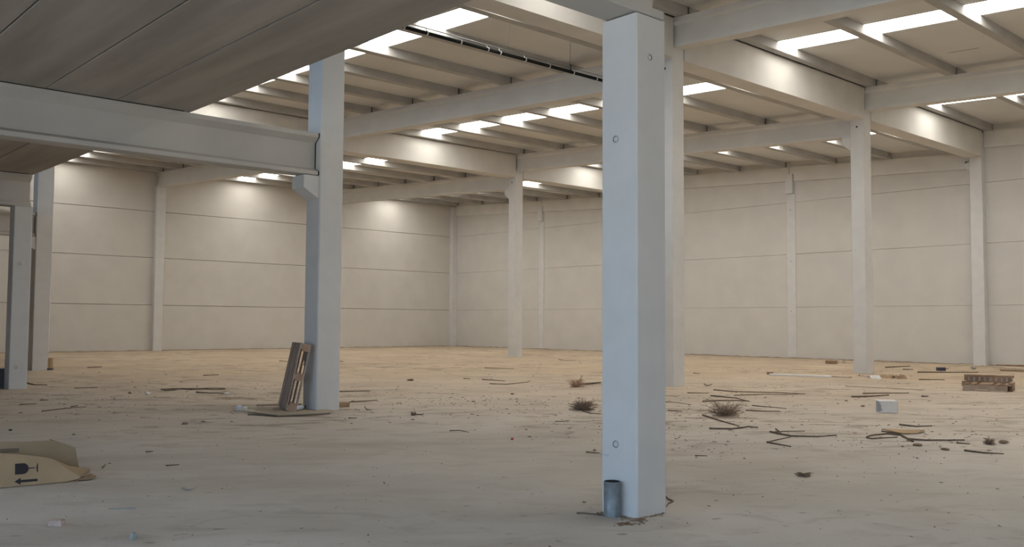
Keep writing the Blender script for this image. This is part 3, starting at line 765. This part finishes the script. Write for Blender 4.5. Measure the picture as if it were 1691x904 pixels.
crumple(1467, 625.2, 20, 6, 'crumpled yellowish cardboard in the junk pile', 'card', 4)
crumple(1488, 626.3, 19, 6.5, 'brown crumpled cardboard at the right of the junk pile', 'wood_brown', 5)
sheet([(1456,713),(1470,712),(1500,712.5),(1527,714.5),(1515,717),(1490,717)], 0, .012, 'pale flat cardboard piece on the floor before the white box', 'card', tips=[.03,.02,.01,.03,.0,.0])
stick([(1456,713.5),(1473,716),(1492,718),(1515,717.5),(1527,714.6)], .011, 'dark curved stem along the pale flat cardboard piece')
p, q = fl(1551,613), fl(1562,613)
b = MB(); d = (q-p); L = d.length; d.normalize(); s_ = Vector((-d.y, d.x, 0)); b.obox((p+q)/2+s_*.1+Vector((0,0,.055)), d*L, s_*.2, (0,0,.11)); b.obox((p+q)/2+s_*.1+Vector((0,0,.115)), d*L*.96, s_*.19, (0,0,.012))
tag(b.build('plastic_crate', M['dark_blue'], loc=p), 'small dark blue box near the projecting pilaster', 'box')
def lump(px, py, r, label, m, squash=.6, name='stone', cat='stone', group='lumps on the floor', seed=None, n=1):
    c = fl(px, py); b = MB(); sd = seed or int(px*7+py)
    b.lump(c+Vector((0,0,r*squash*.8)), r, squash, 0, sd)
    for k in range(1, n): 
        rr = random.Random(sd+k); b.lump(c+Vector((rr.uniform(-1,1)*r*1.5, rr.uniform(-1,1)*r*1.5, r*squash*.4)), r*.6, squash, 0, sd+k)
    return tag(b.build(name, M[m], loc=c), label, cat, group)
lump(1608, 610.5, .10, 'grey lump of rubble before the projecting pilaster', 'stone')
lump(220, 892, .035, 'grey stone on the floor in the near foreground', 'stone', .95)
lump(1516, 737, .07, 'dark clod near the looped stem', 'dirt', .3)
lump(1561, 744, .06, 'dark clod towards the lower right', 'dirt', .3)
lump(1657, 733, .07, 'dark clod right of the spiky grass tuft', 'dirt', .4)
lump(1425, 672, .05, 'small clod left of the white box', 'dirt', .4)
lump(1398, 663, .04, 'tiny clod behind the looped stem', 'dirt', .4)
lump(306, 701, .05, 'dark clod on the floor before the left pilaster', 'dirt', .4, n=3)
lump(122, 719, .03, 'tiny clod above the cardboard box', 'dirt', .4)
lump(965, 831, .020, 'dark bit left of the foreground column foot', 'dirt', .4)
lump(982, 745, .03, 'dark bit left of the foreground column shaft', 'dirt', .4)
lump(846, 652, .05, 'small dark clod in the middle of the hall', 'dirt', .4)
lump(782, 664, .05, 'flat dark clod in the middle of the hall, left one', 'dirt', .25)
lump(845.5, 727, .022, 'tiny red scrap on the bare grey floor', 'red', .8, 'red_scrap', 'scrap')
lump(17, 712, .028, 'dark green scrap on the floor above the cardboard box', 'green', .5, 'green_scrap', 'scrap')
lump(214, 650.5, .05, 'dark clod left of the white scrap', 'dirt', .5)
sheet([(239,651),(244,649),(249,650.5),(244,652)], 0, .03, 'white paper scrap before the left wall', 'paper', name='paper_scrap')
sheet([(371,652),(375,650),(380,652)], 0, .03, 'white paper scrap at the right end of the crooked stem', 'paper', name='paper_scrap')
# brick piece
c = fl(93.5, 868); b = MB(); dX = RT*.105; dY = FH*.07
b.obox(c+Vector((0,0,.021)), dX, dY, (0,0,.042)); b.obox(c+Vector((0,0,.044))+FH*.005, dX*.8, dY*.7, (0,0,.006))
tag(b.build('brick_piece', M['brick'], loc=c), 'pinkish broken brick piece on the near floor', 'brick')
# curled leaf
c = fl(311, 811); b = MB()
for k in range(5):
    t0 = (k-2)*.032
    b.add([c+RT*t0+FH*(-.03)+Vector((0,0,.005+.010*(k-2)**2*.5)), c+RT*(t0+.03)+FH*(-.028)+Vector((0,0,.005+.010*(k-1.2)**2*.5)), c+RT*(t0+.03)+FH*.03+Vector((0,0,.012+.010*(k-1.2)**2*.5)), c+RT*t0+FH*.03+Vector((0,0,.012+.010*(k-2)**2*.5))], [(0,1,2,3)])
tag(b.build('curled_leaf', M['stone'], loc=c), 'curled pale scrap on the grey foreground floor', 'scrap')
# pile of leaves and dirt at the foot of the foreground column
b = MB(); rnd = random.Random(21)
for k in range(70):
    c = fl(*((rnd.gauss(1032, 7), rnd.gauss(866, 1.5)) if rnd.random() < .6 else (rnd.gauss(1057, 8), rnd.gauss(861, 1.6)))); b.lump(c+Vector((0,0,.003)), rnd.uniform(.006, .019), .22, 0, k)
tag(b.build('leaf_litter', M['leaf'], loc=fl(1040,861)), 'brown dry leaves swept before the foreground column', 'leaf litter', kind='stuff')
b = MB()
for k in range(160):
    t = rnd.random(); px = 985+t*112; py = 846+11*min(1, t/.55)-9*max(0, (t-.55)/.45)+rnd.gauss(1.5, 1.3)
    c = fl(px, py); b.lump(c+Vector((0,0,.002)), rnd.uniform(.004, .015), .3, 0, k)
tag(b.build('swept_dirt', M['dirt'], loc=fl(1050,857)), 'dark dirt gathered round the foreground column foot', 'dirt', kind='stuff')

# ------------------------------------------------------------------ tan stub, grey bin at the left edge
c = fl(80.5, 611.5); b = MB(); b.tube([c+Vector((0,0,.06)), c+Vector((.0,.0,.38)), c+Vector((0,0,.40))], .12, 14)
st = b.build('cardboard_tube', M['card'], loc=c, smooth=False); tag(st, 'tan cardboard roll standing beside the rear left column', 'tube')
b = MB(); b.tube([c, c+Vector((0,0,.065))], .135, 14); b.build('base', M['grey_plastic'], st)
a = fl(-10, 641.5); b = MB(); b.prism(chamfer(a.x-.22, a.x+.22, a.y-.2, a.y+.2, .04), zfn, 0, .44); b.prism(chamfer(a.x-.24, a.x+.24, a.y-.22, a.y+.22, .04), zfn, .44, .47)
tag(b.build('plastic_bin', M['grey_plastic'], loc=(a.x, a.y, 0)), 'dark grey bin cut off by the left edge beside the short column', 'bin')

# ------------------------------------------------------------------ collapsed cardboard box in the left foreground
FA = Vector((2.427, 10.095, 0)); FB = Vector((3.069, 9.999, 0)); e = (FB-FA).normalized(); nb = Vector((-e.y, e.x, 0))
if nb.y < 0: nb = -nb
def CP(u, z, lean=.25, back=0.): return FA+e*u+nb*(z*lean+back)+Vector((0,0,z))
cb = empty('cardboard_box', FA); tag(cb, 'collapsed brown cardboard box with glass and arrow print, left foreground', 'box')
def panel(name, pts, m, th=.005, parent=None):
    mb = MB(); pts = [Vector(p) for p in pts]; k = len(pts)
    nn = Vector((0,0,0))
    for i in range(k): nn += pts[i].cross(pts[(i+1) % k])
    nn = nn.normalized()*th
    mb.add(pts+[p+nn for p in pts], [tuple(range(k))[::-1], tuple(range(k, 2*k))]+[(i, (i+1) % k, k+(i+1) % k, k+i) for i in range(k)])
    return mb.build(name, m, parent or cb)
front = [(-.9,0.0),(0,.0),(.35,.010),(.60,.012),(.705,.03),(.725,.045),(.60,.135),(.46,.245),(.40,.262),(.22,.297),(0,.332),(-.9,.38)]
fp = panel('front_panel', [CP(u, max(z,.004)) for u, z in front], M['card'])
back = [(-.9,.005),(.76,.01),(.775,.06),(.735,.285),(.58,.36),(.48,.382),(0,.395),(-.9,.41)]
panel('back_panel', [CP(u, z, .12, .42) for u, z in back], M['card_in'])
panel('back_edge_flap', [CP(u, z, .0, .42+q) for u, z, q in ((.48,.385,.05),(.735,.29,.04),(.745,.283,.08),(.49,.388,.10))], M['card_in'])
panel('bottom_panel', [CP(-.9,.004,0,.0), CP(.70,.004,0,.0), CP(.76,.004,0,.42), CP(-.9,.004,0,.42)], M['card_in'])
panel('side_flap', [CP(.47,.235,.25,.012), CP(.70,.045,.25,.012), CP(.83,.06,0,.16), CP(.86,.075,0,.28), CP(.75,.10,0,.26), CP(.62,.15,.2,.10)], M['card_in'])
panel('floor_flap', [CP(.70,.012,0,.02), CP(.83,.012,0,.02), CP(.89,.02,0,.13), CP(.86,.03,0,.26), CP(.74,.008,0,.22)], M['card_in'])
tp = panel('tape_strip', [CP(-.9,.30,.12,.41), CP(.20,.285,.12,.41), CP(.20,.325,.12,.41), CP(-.9,.345,.12,.41)], M['tape'], .002)
# printed marks lie on the front panel: a glass on its side and an arrow
def mark(name, uz):
    pts = [CP(u, z)-nb*.0075-Vector((0,0,-.0018)) for u, z in uz]
    mb = MB(); k = len(pts); mb.add(pts, [tuple(range(k))]); return mb.build(name, M['ink'], fp)
gx, gz, sc_ = .128, .168, 1.0
cup = [(gx, gz-.052), (gx+.072, gz-.052)] + [(gx+.072+.048*math.sin(t), gz-.052*math.cos(t)) for t in [math.pi*k/10 for k in range(1, 10)]] + [(gx+.072, gz+.052), (gx, gz+.052)]
mark('glass_mark', cup)
mark('glass_mark', [(gx+.122, gz-.005), (gx+.178, gz-.005), (gx+.178, gz+.005), (gx+.122, gz+.005)])
mark('glass_mark', [(gx+.195, gz-.042), (gx+.204, gz-.042), (gx+.204, gz+.042), (gx+.198, gz+.042), (gx+.190, gz+.015), (gx+.190, gz-.015)])
az = .050
mark('arrow_mark', [(gx-.005, az), (gx+.05, az-.034), (gx+.05, az-.012), (gx+.20, az-.012), (gx+.20, az+.012), (gx+.05, az+.012), (gx+.05, az+.034)])

# ------------------------------------------------------------------ fine litter, far too many bits to count
b = MB(); rnd = random.Random(99)
def bit(x, y, r, m):
    a = rnd.uniform(0, math.pi); L = r*rnd.uniform(1, 3.2)
    d = Vector((math.cos(a), math.sin(a), 0))*L; s_ = Vector((-math.sin(a), math.cos(a), 0))*r*rnd.uniform(.5, 1)
    c = Vector((x, y, .001)); h = r*rnd.uniform(.3, .9)
    b.add([c-d, c-s_, c+d, c+s_, c+Vector((0,0,h))+d*rnd.uniform(-.3,.3)], [(0,1,4),(1,2,4),(2,3,4),(3,0,4)], m)
for k in range(2600):
    px = rnd.uniform(-60, 1750); py = 588+rnd.random()**1.5*330
    c = fl(px, py); 
    if not (0 < c.x < XW-.4 and c.y < YW-.5): continue
    dep = c.x*FH.x+c.y*FH.y
    if rnd.random() > (dep-6.5)/9: continue
    bit(c.x, c.y, rnd.uniform(.004, .011)*(1 if dep < 15 else 1.9), 0 if rnd.random() < .7 else (1 if rnd.random() < .5 else 2))
# denser along the drift lines
for (px, py, sx_, sy_, n_) in ((1200,668,70,12,160), (1330,640,140,10,120), (1500,725,110,12,160), (800,664,90,8,140), (640,655,60,14,90), (1420,615,150,5,160), (330,650,60,8,90), (950,690,50,25,90), (700,610,160,10,120), (1150,720,80,20,120), (100,660,80,14,70)):
    for k in range(n_):
        c = fl(rnd.gauss(px, sx_), rnd.gauss(py, sy_))
        if 0 < c.x < XW-.4 and 0 < c.y < YW-.5: bit(c.x, c.y, rnd.uniform(.005, .02), 0 if rnd.random() < .75 else 2)
tag(b.build('floor_litter', [M['dirt'], M['wood_pale'], M['stick']]), 'fine dry plant litter and grit strewn over the floor', 'litter', kind='stuff')

# ------------------------------------------------------------------ sand drifted against the walls
b = MB(); rnd = random.Random(5)
def drift(p0, p1, inward, n):
    p0, p1, inward = Vector(p0), Vector(p1), Vector(inward); pts = []
    for i in range(n+1):
        c = p0.lerp(p1, i/n); wd = rnd.uniform(.05, .30); hh = rnd.uniform(.012, .05)
        pts += [c+Vector((0,0,hh)), c+inward*wd*.5+Vector((0,0,hh*.55)), c+inward*wd+Vector((0,0,.001))]
    b.add(pts, [(3*i+k, 3*i+3+k, 3*i+4+k, 3*i+1+k) for i in range(n) for k in (0,1)])
drift((XF+.3, YW-.001, 0), (XC[1]-.03, YW-.001, 0), (0,-1,0), 70); drift((XC[1]+.49, YW-.001, 0), (XW-.41, YW-.001, 0), (0,-1,0), 70)
drift((XW-.021, YC[0]+.51, 0), (XW-.021, YC[1]-.01, 0), (-1,0,0), 60); drift((XW-.021, YC[1]+.51, 0), (XW-.021, YW-.37, 0), (-1,0,0), 60); drift((XW-.001, YN, 0), (XW-.001, YC[0]-.01, 0), (-1,0,0), 60)
tag(b.build('sand_drift', M['dirt'], loc=(XW, YW, 0)), 'brown sand drifted along the foot of the walls', 'sand', kind='stuff')
